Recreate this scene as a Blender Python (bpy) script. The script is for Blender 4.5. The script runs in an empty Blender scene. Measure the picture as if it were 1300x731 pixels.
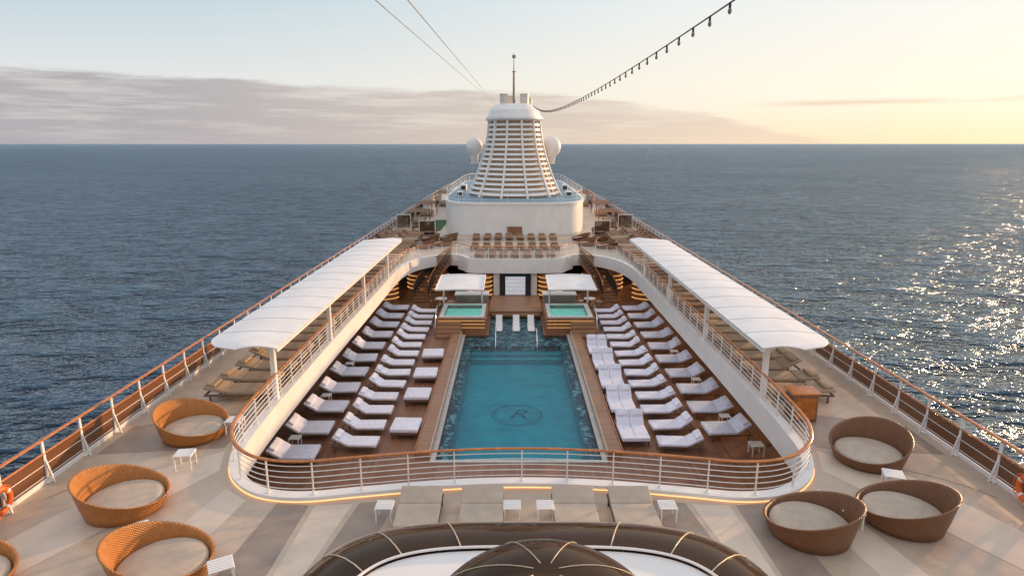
import bpy, bmesh, math, random
from mathutils import Vector, Matrix
from mathutils.geometry import tessellate_polygon
random.seed(7)
S = bpy.context.scene
COL = S.collection
R = math.radians

# ------------------------------------------------------------------ materials
def nodes_of(name):
    m = bpy.data.materials.new(name); m.use_nodes = True
    nt = m.node_tree
    b = nt.nodes["Principled BSDF"]
    return m, nt, b

def N(nt, typ, **kw):
    n = nt.nodes.new(typ)
    for k, v in kw.items():
        setattr(n, k, v)
    return n

def mth(nt, op, a, b=None, c=None, clamp=False):
    n = nt.nodes.new("ShaderNodeMath"); n.operation = op; n.use_clamp = clamp
    for i, v in enumerate((a, b, c)):
        if v is None: continue
        if isinstance(v, (int, float)): n.inputs[i].default_value = v
        else: nt.links.new(v, n.inputs[i])
    return n.outputs[0]

def mixc(nt, fac, a, b, mode='MIX'):
    n = nt.nodes.new("ShaderNodeMix"); n.data_type = 'RGBA'; n.blend_type = mode
    def s(i, v):
        if isinstance(v, (int, float)): n.inputs[i].default_value = v
        elif isinstance(v, tuple): n.inputs[i].default_value = (*v[:3], 1)
        else: nt.links.new(v, n.inputs[i])
    s(0, fac); s(6, a); s(7, b)
    return n.outputs[2]

def maprange(nt, v, a, b, c, d, smooth=False):
    n = nt.nodes.new("ShaderNodeMapRange")
    if smooth: n.interpolation_type = 'SMOOTHSTEP'
    nt.links.new(v, n.inputs[0])
    for i, x in enumerate((a, b, c, d)):
        if isinstance(x, (int, float)): n.inputs[i+1].default_value = x
        else: nt.links.new(x, n.inputs[i+1])
    return n.outputs[0]

def noise(nt, vec, scale, detail=3, rough=0.55):
    n = nt.nodes.new("ShaderNodeTexNoise")
    n.inputs["Scale"].default_value = scale; n.inputs["Detail"].default_value = detail
    n.inputs["Roughness"].default_value = rough
    if vec is not None: nt.links.new(vec, n.inputs["Vector"])
    return n.outputs[0]

def bump(nt, h, strength, dist=0.02):
    n = nt.nodes.new("ShaderNodeBump")
    n.inputs["Strength"].default_value = strength; n.inputs["Distance"].default_value = dist
    nt.links.new(h, n.inputs["Height"])
    return n.outputs[0]

def simple(name, col, rough=0.5, var=0.12, scale=3.0, bmp=0.0, bscale=60, metal=0.0, rnd=0.0, emis=None, es=0):
    m, nt, b = nodes_of(name)
    tc = N(nt, "ShaderNodeTexCoord")
    n1 = noise(nt, tc.outputs["Object"], scale, 3)
    f = maprange(nt, n1, 0.3, 0.7, 1-var, 1+var)
    if rnd:
        oi = N(nt, "ShaderNodeObjectInfo")
        f = mth(nt, 'MULTIPLY', f, maprange(nt, oi.outputs["Random"], 0, 1, 1-rnd, 1+rnd))
    hs = N(nt, "ShaderNodeHueSaturation"); hs.inputs["Color"].default_value = (*col, 1)
    nt.links.new(f, hs.inputs["Value"])
    nt.links.new(hs.outputs[0], b.inputs["Base Color"])
    b.inputs["Roughness"].default_value = rough; b.inputs["Metallic"].default_value = metal
    if bmp:
        nt.links.new(bump(nt, noise(nt, tc.outputs["Object"], bscale, 2), bmp, 0.01), b.inputs["Normal"])
    if emis:
        b.inputs["Emission Color"].default_value = (*emis, 1); b.inputs["Emission Strength"].default_value = es
    return m

def planks(name, c1, c2, w=0.14, axis=0, rough=0.45):
    m, nt, b = nodes_of(name)
    g = N(nt, "ShaderNodeNewGeometry")
    sp = N(nt, "ShaderNodeSeparateXYZ"); nt.links.new(g.outputs["Position"], sp.inputs[0])
    u = mth(nt, 'DIVIDE', sp.outputs[axis], w)
    fl = mth(nt, 'FLOOR', u); fr = mth(nt, 'FRACT', u)
    seg = mth(nt, 'FLOOR', mth(nt, 'ADD', mth(nt, 'DIVIDE', sp.outputs[1-axis], 2.4), mth(nt, 'MULTIPLY', fl, 0.37)))
    cb = N(nt, "ShaderNodeCombineXYZ"); nt.links.new(fl, cb.inputs[0]); nt.links.new(seg, cb.inputs[1])
    wn = N(nt, "ShaderNodeTexWhiteNoise", noise_dimensions='3D'); nt.links.new(cb.outputs[0], wn.inputs[0])
    big = noise(nt, g.outputs["Position"], 0.35, 3)
    f = mth(nt, 'ADD', mth(nt, 'MULTIPLY', wn.outputs[0], 0.55), mth(nt, 'MULTIPLY', big, 0.5), clamp=True)
    c = mixc(nt, f, c1, c2)
    gap = mth(nt, 'LESS_THAN', fr, 0.07)
    c = mixc(nt, mth(nt, 'MULTIPLY', gap, 0.65), c, (0.02, 0.012, 0.008))
    nt.links.new(c, b.inputs["Base Color"])
    rr = maprange(nt, big, 0.3, 0.7, rough-0.12, rough+0.15)
    nt.links.new(rr, b.inputs["Roughness"])
    nt.links.new(bump(nt, gap, 0.3, -0.01), b.inputs["Normal"])
    return m

def wicker(name, c1, c2):
    m, nt, b = nodes_of(name)
    tc = N(nt, "ShaderNodeTexCoord")
    sp = N(nt, "ShaderNodeSeparateXYZ"); nt.links.new(tc.outputs["Object"], sp.inputs[0])
    ang = mth(nt, 'ARCTAN2', sp.outputs[1], sp.outputs[0])
    a = mth(nt, 'SINE', mth(nt, 'MULTIPLY', ang, 90))
    z = mth(nt, 'SINE', mth(nt, 'MULTIPLY', sp.outputs[2], 110))
    p = mth(nt, 'MULTIPLY', a, z)
    f = maprange(nt, p, -1, 1, 0, 1)
    n1 = noise(nt, tc.outputs["Object"], 6, 3)
    f2 = mth(nt, 'MULTIPLY', mth(nt, 'ADD', f, n1), 0.5)
    nt.links.new(mixc(nt, f2, c1, c2), b.inputs["Base Color"])
    b.inputs["Roughness"].default_value = 0.42
    nt.links.new(bump(nt, f, 0.8, 0.02), b.inputs["Normal"])
    return m

def mat_deck():
    m, nt, b = nodes_of("deck_composite")
    g = N(nt, "ShaderNodeNewGeometry")
    n1 = noise(nt, g.outputs["Position"], 0.25, 5)
    n2 = noise(nt, g.outputs["Position"], 2.0, 5, 0.7)
    n3 = noise(nt, g.outputs["Position"], 90, 2)
    f = mth(nt, 'ADD', mth(nt, 'MULTIPLY', n1, 0.5), mth(nt, 'ADD', mth(nt, 'MULTIPLY', n2, 0.35), mth(nt, 'MULTIPLY', n3, 0.15)))
    f = maprange(nt, f, 0.38, 0.62, 0, 1)
    c = mixc(nt, f, (0.42, 0.325, 0.24), (0.57, 0.46, 0.35))
    nt.links.new(c, b.inputs["Base Color"])
    nt.links.new(maprange(nt, n2, 0.3, 0.7, 0.26, 0.55), b.inputs["Roughness"])
    nt.links.new(bump(nt, n3, 0.1, 0.004), b.inputs["Normal"])
    return m

def mat_mosaic():
    m, nt, b = nodes_of("pool_mosaic")
    g = N(nt, "ShaderNodeNewGeometry")
    v = N(nt, "ShaderNodeTexVoronoi"); v.inputs["Scale"].default_value = 7
    nt.links.new(g.outputs["Position"], v.inputs["Vector"])
    n1 = noise(nt, g.outputs["Position"], 2.0, 4, 0.7)
    sp = N(nt, "ShaderNodeSeparateColor"); nt.links.new(v.outputs["Color"], sp.inputs[0])
    f = maprange(nt, mth(nt, 'ADD', mth(nt, 'MULTIPLY', sp.outputs[0], 0.30), n1), 0.68, 0.77, 0, 1)
    c = mixc(nt, sp.outputs[1], (0.01, 0.04, 0.07), (0.03, 0.09, 0.14))
    c = mixc(nt, f, c, (0.40, 0.50, 0.55))
    nt.links.new(c, b.inputs["Base Color"]); b.inputs["Roughness"].default_value = 0.3
    return m

def mat_poolfloor():
    m, nt, b = nodes_of("pool_turquoise_tile")
    g = N(nt, "ShaderNodeNewGeometry")
    n1 = noise(nt, g.outputs["Position"], 1.1, 3)
    v = N(nt, "ShaderNodeTexVoronoi", feature='SMOOTH_F1'); v.inputs["Scale"].default_value = 1.8
    nt.links.new(g.outputs["Position"], v.inputs["Vector"])
    f = maprange(nt, mth(nt, 'ADD', n1, mth(nt, 'MULTIPLY', v.outputs[0], 0.3)), 0.4, 0.85, 0, 1)
    nt.links.new(mixc(nt, f, (0.0, 0.29, 0.39), (0.001, 0.43, 0.51)), b.inputs["Base Color"])
    b.inputs["Roughness"].default_value = 0.5
    return m

def mat_poolwater():
    m, nt, b = nodes_of("pool_water_surface")
    nt.nodes.remove(b)
    out = nt.nodes["Material Output"]
    g = N(nt, "ShaderNodeNewGeometry")
    h = mth(nt, 'ADD', noise(nt, g.outputs["Position"], 3.0, 3), mth(nt, 'MULTIPLY', noise(nt, g.outputs["Position"], 9, 2), 0.4))
    nm = bump(nt, h, 0.7, 0.08)
    tr = N(nt, "ShaderNodeBsdfTransparent"); tr.inputs[0].default_value = (0.60, 0.94, 0.96, 1)
    gl = N(nt, "ShaderNodeBsdfGlossy"); gl.inputs["Roughness"].default_value = 0.04
    fr = N(nt, "ShaderNodeFresnel"); fr.inputs[0].default_value = 1.33
    nt.links.new(nm, gl.inputs["Normal"]); nt.links.new(nm, fr.inputs["Normal"])
    mx = N(nt, "ShaderNodeMixShader")
    nt.links.new(fr.outputs[0], mx.inputs[0]); nt.links.new(tr.outputs[0], mx.inputs[1]); nt.links.new(gl.outputs[0], mx.inputs[2])
    nt.links.new(mx.outputs[0], out.inputs[0])
    return m

def mat_glass(name, tint, body=(0.05, 0.03, 0.02), alpha=0.5):
    m, nt, b = nodes_of(name)
    out = nt.nodes["Material Output"]
    b.inputs["Base Color"].default_value = (*body, 1); b.inputs["Roughness"].default_value = 0.05
    tr = N(nt, "ShaderNodeBsdfTransparent"); tr.inputs[0].default_value = (*tint, 1)
    mx = N(nt, "ShaderNodeMixShader")
    lw = N(nt, "ShaderNodeLayerWeight"); lw.inputs[0].default_value = 0.35
    f = maprange(nt, lw.outputs["Fresnel"], 0, 1, 1-alpha, 1)
    nt.links.new(f, mx.inputs[0]); nt.links.new(tr.outputs[0], mx.inputs[1]); nt.links.new(b.outputs[0], mx.inputs[2])
    nt.links.new(mx.outputs[0], out.inputs[0])
    return m

def mat_sea():
    m, nt, b = nodes_of("sea_water")
    nt.nodes.remove(b); out = nt.nodes["Material Output"]
    g = N(nt, "ShaderNodeNewGeometry")
    mp = N(nt, "ShaderNodeMapping"); mp.inputs["Scale"].default_value = (0.65, 1.4, 1); mp.inputs["Rotation"].default_value = (0, 0, R(22))
    nt.links.new(g.outputs["Position"], mp.inputs[0])
    p = mp.outputs[0]
    h1 = noise(nt, p, 0.03, 2, 0.5)
    h2 = noise(nt, p, 0.12, 2, 0.5)
    h3 = noise(nt, p, 0.45, 3, 0.6)
    big = noise(nt, p, 0.006, 3, 0.6)
    h = mth(nt, 'ADD', mth(nt, 'MULTIPLY', h1, 7.0), mth(nt, 'ADD', mth(nt, 'MULTIPLY', h2, 5.0), mth(nt, 'MULTIPLY', h3, 2.4)))
    h = mth(nt, 'MULTIPLY', h, maprange(nt, big, 0.3, 0.7, 0.8, 1.15))
    n = bump(nt, h, 1.0, 1.0)
    di = N(nt, "ShaderNodeBsdfDiffuse")
    crest = maprange(nt, mth(nt, 'ADD', mth(nt, 'MULTIPLY', h2, 0.6), mth(nt, 'MULTIPLY', h3, 0.6)), 0.5, 0.72, 0, 1)
    c = mixc(nt, crest, (0.002, 0.014, 0.032), (0.045, 0.10, 0.15))
    nt.links.new(c, di.inputs[0])
    gl = N(nt, "ShaderNodeBsdfGlossy"); gl.inputs["Roughness"].default_value = 0.2
    gl.inputs[0].default_value = (0.80, 0.90, 1.0, 1)
    fr = N(nt, "ShaderNodeFresnel"); fr.inputs[0].default_value = 1.33
    for x in (di, gl, fr): nt.links.new(n, x.inputs["Normal"])
    f = mth(nt, 'MINIMUM', mth(nt, 'MULTIPLY', fr.outputs[0], 1.05), 0.78)
    mx = N(nt, "ShaderNodeMixShader")
    nt.links.new(f, mx.inputs[0]); nt.links.new(di.outputs[0], mx.inputs[1]); nt.links.new(gl.outputs[0], mx.inputs[2])
    nt.links.new(mx.outputs[0], out.inputs[0])
    return m

WHITE = simple("white_paint", (0.83, 0.80, 0.76), 0.35, 0.05, 1.2)
WHITE2 = simple("white_weathered_paint", (0.75, 0.72, 0.68), 0.45, 0.10, 0.8)
RAILW = simple("white_rail_metal", (0.80, 0.78, 0.75), 0.3, 0.04)
CAP = simple("varnished_teak", (0.46, 0.155, 0.035), 0.22, 0.3, 6)
TEAKD = planks("pool_deck_teak", (0.17, 0.072, 0.038), (0.31, 0.145, 0.075), 0.13, 0)
TEAKL = planks("light_teak", (0.27, 0.13, 0.068), (0.40, 0.22, 0.12), 0.12, 1)
CLAD = planks("teak_cladding", (0.22, 0.095, 0.045), (0.35, 0.165, 0.08), 0.10, 0)
DECK = mat_deck()
STRIPE = simple("deck_inlay_grey_brown", (0.30, 0.235, 0.185), 0.42, 0.15, 1.5)
STRIPEL = simple("deck_inlay_pale", (0.63, 0.52, 0.41), 0.42, 0.08, 1.5)
LINE = simple("deck_joint_line", (0.20, 0.15, 0.11), 0.6)
TOWEL = simple("white_towelling", (0.83, 0.82, 0.90), 0.85, 0.10, 5, 0.6, 18, rnd=0.06)
CUSH = simple("tan_cushion", (0.40, 0.29, 0.19), 0.8, 0.1, 4, 0.4, 40, rnd=0.08)
CUSHG = simple("taupe_cushion", (0.47, 0.385, 0.30), 0.85, 0.10, 3, 0.4, 30)
SLING = simple("brown_sling_fabric", (0.27, 0.145, 0.075), 0.7, 0.15, 4, rnd=0.2)
WOODF = simple("brown_lounger_frame", (0.16, 0.09, 0.055), 0.45, 0.2, 8)
WICK = wicker("honey_wicker", (0.20, 0.06, 0.012), (0.72, 0.30, 0.07))
WICKD = wicker("dark_shaded_wicker", (0.09, 0.04, 0.018), (0.32, 0.145, 0.062))  # on the right-hand daybeds this darker brown is painted shade
MOSAIC = mat_mosaic(); PFLOOR = mat_poolfloor(); PWATER = mat_poolwater()
EMBLEM = simple("dark_teal_mosaic", (0.002, 0.13, 0.20), 0.5)
CHROME = simple("polished_steel", (0.7, 0.7, 0.7), 0.15, 0.02, metal=1.0)
CANVAS = simple("white_canopy_fabric", (0.80, 0.78, 0.76), 0.6, 0.07, 0.9, 0.2, 8)
SEAM = simple("grey_canopy_seam", (0.45, 0.44, 0.43), 0.6)
DARKM = simple("dark_metal", (0.04, 0.035, 0.03), 0.5)
FCORE = simple("funnel_core_lit_tone", (0.58, 0.39, 0.26), 0.7)  # warm light between the louvres is put into the core's colour
GLASSB = mat_glass("amber_tinted_glass", (0.80, 0.56, 0.34), body=(0.11, 0.06, 0.026), alpha=0.66)
GLASSR = mat_glass("brown_rail_glass", (0.62, 0.42, 0.30), body=(0.16, 0.07, 0.03), alpha=0.75)
GLASSC = mat_glass("smoked_glass_panel", (0.8, 0.75, 0.68), body=(0.06, 0.05, 0.045), alpha=0.75)
GLASSW = mat_glass("clear_window_glass", (0.93, 0.95, 0.95), body=(0.05, 0.06, 0.06), alpha=0.93)
DARKGL = simple("dark_window_glass", (0.02, 0.025, 0.03), 0.08, 0.02)
LED = simple("warm_led_strip", (1, 0.6, 0.25), 0.5, emis=(1.0, 0.45, 0.13), es=1.8)
GOLD = simple("backlit_gold_shelf", (0.8, 0.45, 0.15), 0.4, emis=(1.0, 0.5, 0.14), es=0.8)
TURF = simple("green_turf", (0.05, 0.12, 0.03), 0.9, 0.2)
BLUED = simple("blue_grey_deck_paint", (0.13, 0.26, 0.34), 0.5)
ORANGE = simple("orange_plastic", (0.75, 0.13, 0.02), 0.4)
GREYW = simple("grey_stone_wall", (0.26, 0.25, 0.23), 0.5, 0.15, 2)
BULB = simple("clear_bulb_glass", (0.25, 0.2, 0.15), 0.1)
QUILT = simple("white_quilted_panel", (0.75, 0.76, 0.78), 0.5, 0.05, emis=(0.85, 0.9, 1.0), es=0.2)
RIMW = simple("white_stone_rim", (0.75, 0.74, 0.72), 0.4, 0.06)
STONE = simple("pale_stone", (0.5, 0.48, 0.45), 0.4)
EDGP = simple("pale_edging", (0.5, 0.38, 0.28), 0.4)
AQUA = simple("glowing_aqua_tile", (0.55, 0.95, 0.83), 0.4, emis=(0.35, 0.85, 0.7), es=0.35)  # tile emits a little itself, standing in for underwater lamp light
AQUAS = simple("aqua_step_tile", (0.01, 0.42, 0.50), 0.4)
PIPE = simple("cream_pipe", (0.70, 0.62, 0.52), 0.4)
GOLDM = simple("pale_gold_frame", (0.62, 0.50, 0.36), 0.35)
SEA = mat_sea()

# ------------------------------------------------------------------ mesh helpers
class MB:
    def __init__(s): s.v = []; s.f = []; s.sheet = False
    def box(s, c, d, M=None):
        o = len(s.v)
        for z in (-1, 1):
            for x, y in ((-1, -1), (1, -1), (1, 1), (-1, 1)):
                p = Vector((x*d[0]/2, y*d[1]/2, z*d[2]/2))
                if M is not None: p = M @ p
                s.v.append(p + Vector(c))
        for f in ((3, 2, 1, 0), (4, 5, 6, 7), (0, 1, 5, 4), (1, 2, 6, 5), (2, 3, 7, 6), (3, 0, 4, 7)):
            s.f.append([o+i for i in f])
        return s
    def cyl(s, p0, p1, r0, r1=None, n=10, cap=True):
        r1 = r0 if r1 is None else r1
        p0 = Vector(p0); p1 = Vector(p1); d = (p1-p0).normalized()
        a = d.orthogonal().normalized(); b = d.cross(a); o = len(s.v)
        for p, r in ((p0, r0), (p1, r1)):
            for i in range(n):
                t = 2*math.pi*i/n
                s.v.append(p + a*math.cos(t)*r + b*math.sin(t)*r)
        for i in range(n):
            j = (i+1) % n
            s.f.append([o+i, o+j, o+n+j, o+n+i])
        if cap:
            s.f.append([o+i for i in range(n)][::-1]); s.f.append([o+n+i for i in range(n)])
        return s
    def sweep(s, path, rx, rz, n=8, closed=False):
        P = [Vector(p) for p in path]; m = len(P); o = len(s.v)
        for i, p in enumerate(P):
            if closed: t = P[(i+1) % m] - P[i-1]
            else: t = P[min(i+1, m-1)] - P[max(i-1, 0)]
            t.normalize()
            side = t.cross(Vector((0, 0, 1)))
            if side.length < 1e-3: side = Vector((1, 0, 0))
            side.normalize(); up = side.cross(t).normalized()
            for k in range(n):
                a = 2*math.pi*(k+0.5)/n
                s.v.append(p + side*math.cos(a)*rx + up*math.sin(a)*rz)
        for i in range(m if closed else m-1):
            j = (i+1) % m
            for k in range(n):
                l = (k+1) % n
                s.f.append([o+i*n+k, o+i*n+l, o+j*n+l, o+j*n+k])
        if not closed:
            s.f.append([o+k for k in range(n)]); s.f.append([o+(m-1)*n+k for k in range(n)][::-1])
        return s
    def rings(s, rings, closed_ring=True, cap0=False, cap1=False):
        o = len(s.v); n = len(rings[0])
        for r in rings: s.v.extend(Vector(p) for p in r)
        for i in range(len(rings)-1):
            for k in range(n if closed_ring else n-1):
                l = (k+1) % n
                s.f.append([o+i*n+k, o+i*n+l, o+(i+1)*n+l, o+(i+1)*n+k])
        if cap0: s.f.append([o+k for k in range(n)][::-1])
        if cap1: s.f.append([o+(len(rings)-1)*n+k for k in range(n)])
        return s
    def plate(s, loops, z0, z1):
        o = len(s.v)
        L = [[Vector((p[0], p[1], 0)) for p in lp] for lp in loops]
        flat = [p for lp in L for p in lp]; n = len(flat)
        tris = tessellate_polygon(L)
        for p in flat: s.v.append(Vector((p.x, p.y, z1)))
        if z0 is None:
            s.sheet = True
            for t in tris:
                a, b, c = [flat[i] for i in t]
                t = t if (b-a).cross(c-a).z > 0 else t[::-1]
                s.f.append([o+i for i in t])
            return s
        for p in flat: s.v.append(Vector((p.x, p.y, z0)))
        for t in tris:
            a, b, c = [flat[i] for i in t]
            t = t if (b-a).cross(c-a).z > 0 else t[::-1]
            s.f.append([o+i for i in t]); s.f.append([o+n+i for i in t][::-1])
        k = 0
        for lp in L:
            m = len(lp)
            for i in range(m):
                j = (i+1) % m
                s.f.append([o+k+i, o+n+k+i, o+n+k+j, o+k+j])
            k += m
        return s
    def mesh(s, name, mat, bevel=0, seg=2, smooth=False):
        me = bpy.data.meshes.new(name)
        me.from_pydata([tuple(p) for p in s.v], [], s.f); me.update()
        bm = bmesh.new(); bm.from_mesh(me)
        if not s.sheet: bmesh.ops.recalc_face_normals(bm, faces=bm.faces)
        if bevel:
            bmesh.ops.bevel(bm, geom=list(bm.edges), offset=bevel, segments=seg, affect='EDGES', profile=0.6)
        bm.to_mesh(me); bm.free()
        me.materials.append(mat)
        if smooth:
            for p in me.polygons: p.use_smooth = True
            if smooth == 'auto':
                try: me.set_sharp_from_angle(angle=R(40))
                except Exception: pass
        return me

def obj(name, me, parent=None, loc=(0, 0, 0), rz=0, sc=(1, 1, 1)):
    o = bpy.data.objects.new(name, me); COL.objects.link(o)
    o.location = loc; o.rotation_euler = (0, 0, rz); o.scale = sc
    if parent: o.parent = parent
    return o

def thing(name, label, cat, loc=(0, 0, 0), rz=0, group=None, sc=(1, 1, 1), me=None):
    o = obj(name, me, None, loc, rz, sc)
    if me is None: o.empty_display_size = 0.3
    o["label"] = label; o["category"] = cat
    if group: o["group"] = group
    return o

def structure(name, me, label=None, cat=None):
    o = obj(name, me); o["kind"] = "structure"
    if label: o["label"] = label
    if cat: o["category"] = cat
    return o

def place(name, parts, label, cat, loc, rz=0, group=None, sc=(1, 1, 1)):
    r = thing(name, label, cat, loc, rz, group, sc)
    for p in parts:
        obj(p[0], p[1], r, p[2] if len(p) > 2 else (0, 0, 0))
    return r

def catmull(pts, sub=6, closed=True):
    out = []; n = len(pts)
    for i in range(n if closed else n-1):
        if closed: p0, p1, p2, p3 = pts[i-1], pts[i], pts[(i+1) % n], pts[(i+2) % n]
        else: p0, p1, p2, p3 = pts[max(i-1, 0)], pts[i], pts[i+1], pts[min(i+2, n-1)]
        for k in range(sub):
            t = k/sub
            out.append(tuple(0.5*((2*b)+(-a+c)*t+(2*a-5*b+4*c-d)*t*t+(-a+3*b-3*c+d)*t**3) for a, b, c, d in zip(p0, p1, p2, p3)))
    if not closed: out.append(tuple(pts[-1]))
    return out

def resample(pts, step, closed):
    P = [Vector(p) for p in pts]
    if closed: P.append(P[0])
    out = []; acc = 0; nxt = 0
    for a, b in zip(P, P[1:]):
        L = (b-a).length
        while L > 0 and nxt <= acc+L:
            t = (nxt-acc)/L; q = a.lerp(b, t); out.append((q, (b-a).normalized())); nxt += step
        acc += L
    if closed and (out[-1][0]-out[0][0]).length < step*0.5: out.pop()
    return out

def offset(pts, d):
    n = len(pts); out = []
    for i in range(n):
        a = Vector(pts[i-1]); b = Vector(pts[(i+1) % n]); t = (b-a).normalized()
        out.append((pts[i][0]+t.y*d, pts[i][1]-t.x*d))
    return out

def p3(pts, z): return [(p[0], p[1], z) for p in pts]

# ------------------------------------------------------------------ world
SUN_AZ = R(53); SUN_EL = R(8)
w = bpy.data.worlds.new("World"); S.world = w; w.use_nodes = True
nt = w.node_tree; bg = nt.nodes["Background"]
tc = N(nt, "ShaderNodeTexCoord"); sp = N(nt, "ShaderNodeSeparateXYZ"); nt.links.new(tc.outputs["Generated"], sp.inputs[0])
X, Y, Z = sp.outputs
sky = N(nt, "ShaderNodeTexSky", sky_type='NISHITA'); sky.sun_disc = False
sky.sun_elevation = SUN_EL; sky.sun_rotation = SUN_AZ; sky.air_density = 1.0; sky.dust_density = 1.0; sky.ozone_density = 1.5
hyp = mth(nt, 'SQRT', mth(nt, 'ADD', mth(nt, 'MULTIPLY', X, X), mth(nt, 'MULTIPLY', Y, Y)))
az = mth(nt, 'DIVIDE', X, mth(nt, 'MAXIMUM', hyp, 0.001))
def ramp(fac, stops):
    r = N(nt, "ShaderNodeValToRGB"); e = r.color_ramp.elements
    e[0].position = stops[0][0]; e[0].color = (*stops[0][1], 1)
    e[1].position = stops[-1][0]; e[1].color = (*stops[-1][1], 1)
    for p, c in stops[1:-1]:
        x = e.new(p); x.color = (*c, 1)
    nt.links.new(fac, r.inputs[0]); return r.outputs[0]
zz = mth(nt, 'MAXIMUM', Z, 0.0)
left = ramp(zz, [(0, (0.62, 0.61, 0.63)), (0.09, (0.72, 0.75, 0.76)), (0.2, (0.48, 0.62, 0.70)), (0.42, (0.34, 0.46, 0.62)), (0.65, (0.74, 0.75, 0.84)), (1, (0.88, 0.87, 0.93))])
right = ramp(zz, [(0, (1.0, 0.80, 0.53)), (0.06, (1.0, 0.90, 0.74)), (0.2, (0.87, 0.88, 0.86)), (0.42, (0.72, 0.76, 0.82)), (0.65, (0.80, 0.80, 0.86)), (1, (0.88, 0.87, 0.93))])
wf = maprange(nt, az, -0.75, 0.6, 0, 1, True)
base = mixc(nt, wf, left, right)
mpn = N(nt, "ShaderNodeMapping"); mpn.inputs["Scale"].default_value = (2.2, 2.2, 26)
nt.links.new(tc.outputs["Generated"], mpn.inputs[0])
cn = noise(nt, mpn.outputs[0], 2.2, 6, 0.65)
mpn2 = N(nt, "ShaderNodeMapping"); mpn2.inputs["Scale"].default_value = (3, 3, 42); mpn2.inputs["Location"].default_value = (4, 2, 1)
nt.links.new(tc.outputs["Generated"], mpn2.inputs[0])
cn2 = noise(nt, mpn2.outputs[0], 1.8, 6, 0.65)
azp = mth(nt, 'MAXIMUM', az, 0)
top = mth(nt, 'SUBTRACT', mth(nt, 'SUBTRACT', 0.074, mth(nt, 'MULTIPLY', az, 0.028)), mth(nt, 'MULTIPLY', mth(nt, 'MULTIPLY', azp, azp), 0.29))
top = mth(nt, 'ADD', top, mth(nt, 'MULTIPLY', mth(nt, 'SUBTRACT', cn, 0.5), 0.04))
bank = maprange(nt, mth(nt, 'SUBTRACT', top, zz), -0.002, 0.008, 0, 1, True)
ccol = mixc(nt, maprange(nt, az, -0.5, 0.38, 0, 1), (0.42, 0.395, 0.42), (0.80, 0.65, 0.53))
ccol = mixc(nt, maprange(nt, cn2, 0.46, 0.66, 0, 0.7), ccol, mixc(nt, 0.5, base, (0.80, 0.70, 0.62)))
low = maprange(nt, zz, 0, 0.03, 0.8, 0)
ccol = mixc(nt, low, ccol, mixc(nt, wf, (0.40, 0.38, 0.43), (0.92, 0.72, 0.52)))
base = mixc(nt, mth(nt, 'MULTIPLY', bank, 0.92), base, ccol)
st = maprange(nt, mth(nt, 'ABSOLUTE', mth(nt, 'SUBTRACT', zz, 0.054)), 0.0, 0.006, 1, 0, True)
st = mth(nt, 'MULTIPLY', st, maprange(nt, cn2, 0.4, 0.55, 0, 1))
st = mth(nt, 'MULTIPLY', st, maprange(nt, az, 0.33, 0.42, 0, 0.6))
base = mixc(nt, st, base, (0.72, 0.54, 0.42))
addn = mixc(nt, 1.0, base, mixc(nt, 1.0, sky.outputs[0], (0.006, 0.006, 0.006), 'MULTIPLY'), 'ADD')
nt.links.new(addn, bg.inputs[0]); bg.inputs[1].default_value = 1.02

sun = bpy.data.lights.new("sun", 'SUN'); sun.energy = 4.9; sun.angle = R(1.5); sun.color = (1.0, 0.60, 0.30)
so = bpy.data.objects.new("sun", sun); COL.objects.link(so)
dv = Vector((math.sin(SUN_AZ)*math.cos(SUN_EL), math.cos(SUN_AZ)*math.cos(SUN_EL), math.sin(SUN_EL)))
so.rotation_euler = dv.to_track_quat('Z', 'Y').to_euler()

# ------------------------------------------------------------------ sea
SEAZ = -24
structure("sea", MB().plate([[(-60000, -60000), (60000, -60000), (60000, 60000), (-60000, 60000)]], None, SEAZ).mesh("sea", SEA), "dark blue open sea with small wind waves", "sea")

# ------------------------------------------------------------------ hull and decks
half = [(0, -22), (7, -20), (11, -12), (12.35, 0), (12.4, 30), (12.4, 70), (12.3, 110), (11.6, 128), (9.5, 136), (5, 139), (0, 139.6)]
hull = catmull([(x, y) for x, y in half] + [(-x, y) for x, y in half[-2:0:-1]], 5)
rw = [(0, 14.72), (2, 14.6), (4, 14.28), (5.4, 14.05), (6.45, 14.25), (7.25, 14.95), (7.7, 15.9), (7.87, 17), (7.98, 19.5), (8.05, 25), (8.05, 33), (8.05, 41),
      (7.9, 43.6), (7.4, 45.8), (6.4, 47.4), (5.4, 48.1), (4.5, 48.0), (3.95, 47.3), (3.6, 46.6), (3.0, 46.3), (0, 46.15)]
well = catmull(rw + [(-x, y) for x, y in rw[-2:0:-1]], 6)
h = thing("cruise_ship_hull", "long white cruise ship hull floating on the sea", "ship hull")
secs = []
for z, k in ((SEAZ-2, 0.80), (SEAZ+2, 0.86), (-10, 0.97), (-3.21, 1.0)):
    secs.append([(p[0]*k, 60+(p[1]-60)*(0.93+0.07*k), z) for p in hull])
obj("hull_side", MB().rings(secs).mesh("hull_side", WHITE2, smooth=True), h)
aft = [p for p in hull if p[1] > 52 and p[0] >= 0]; aft.sort(key=lambda p: (p[1]))
aftl = aft + [(-p[0], p[1]) for p in aft[::-1]]
fwd = [p for p in hull if p[1] < 12 and p[0] >= 0]; fwd.sort(key=lambda p: -p[1])
fwdl = fwd + [(-p[0], p[1]) for p in fwd[::-1]]
for lp in (aftl, fwdl):
    obj("upper_side", MB().rings([p3(lp, -3.2), p3(lp, -0.31)], closed_ring=False).mesh("upper_side", WHITE2, smooth=True), h)
structure("upper_deck", MB().plate([hull, offset(well, 0.27)], -0.30, 0).mesh("upper_deck", DECK), "beige composite upper deck around the pool opening", "deck")
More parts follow.
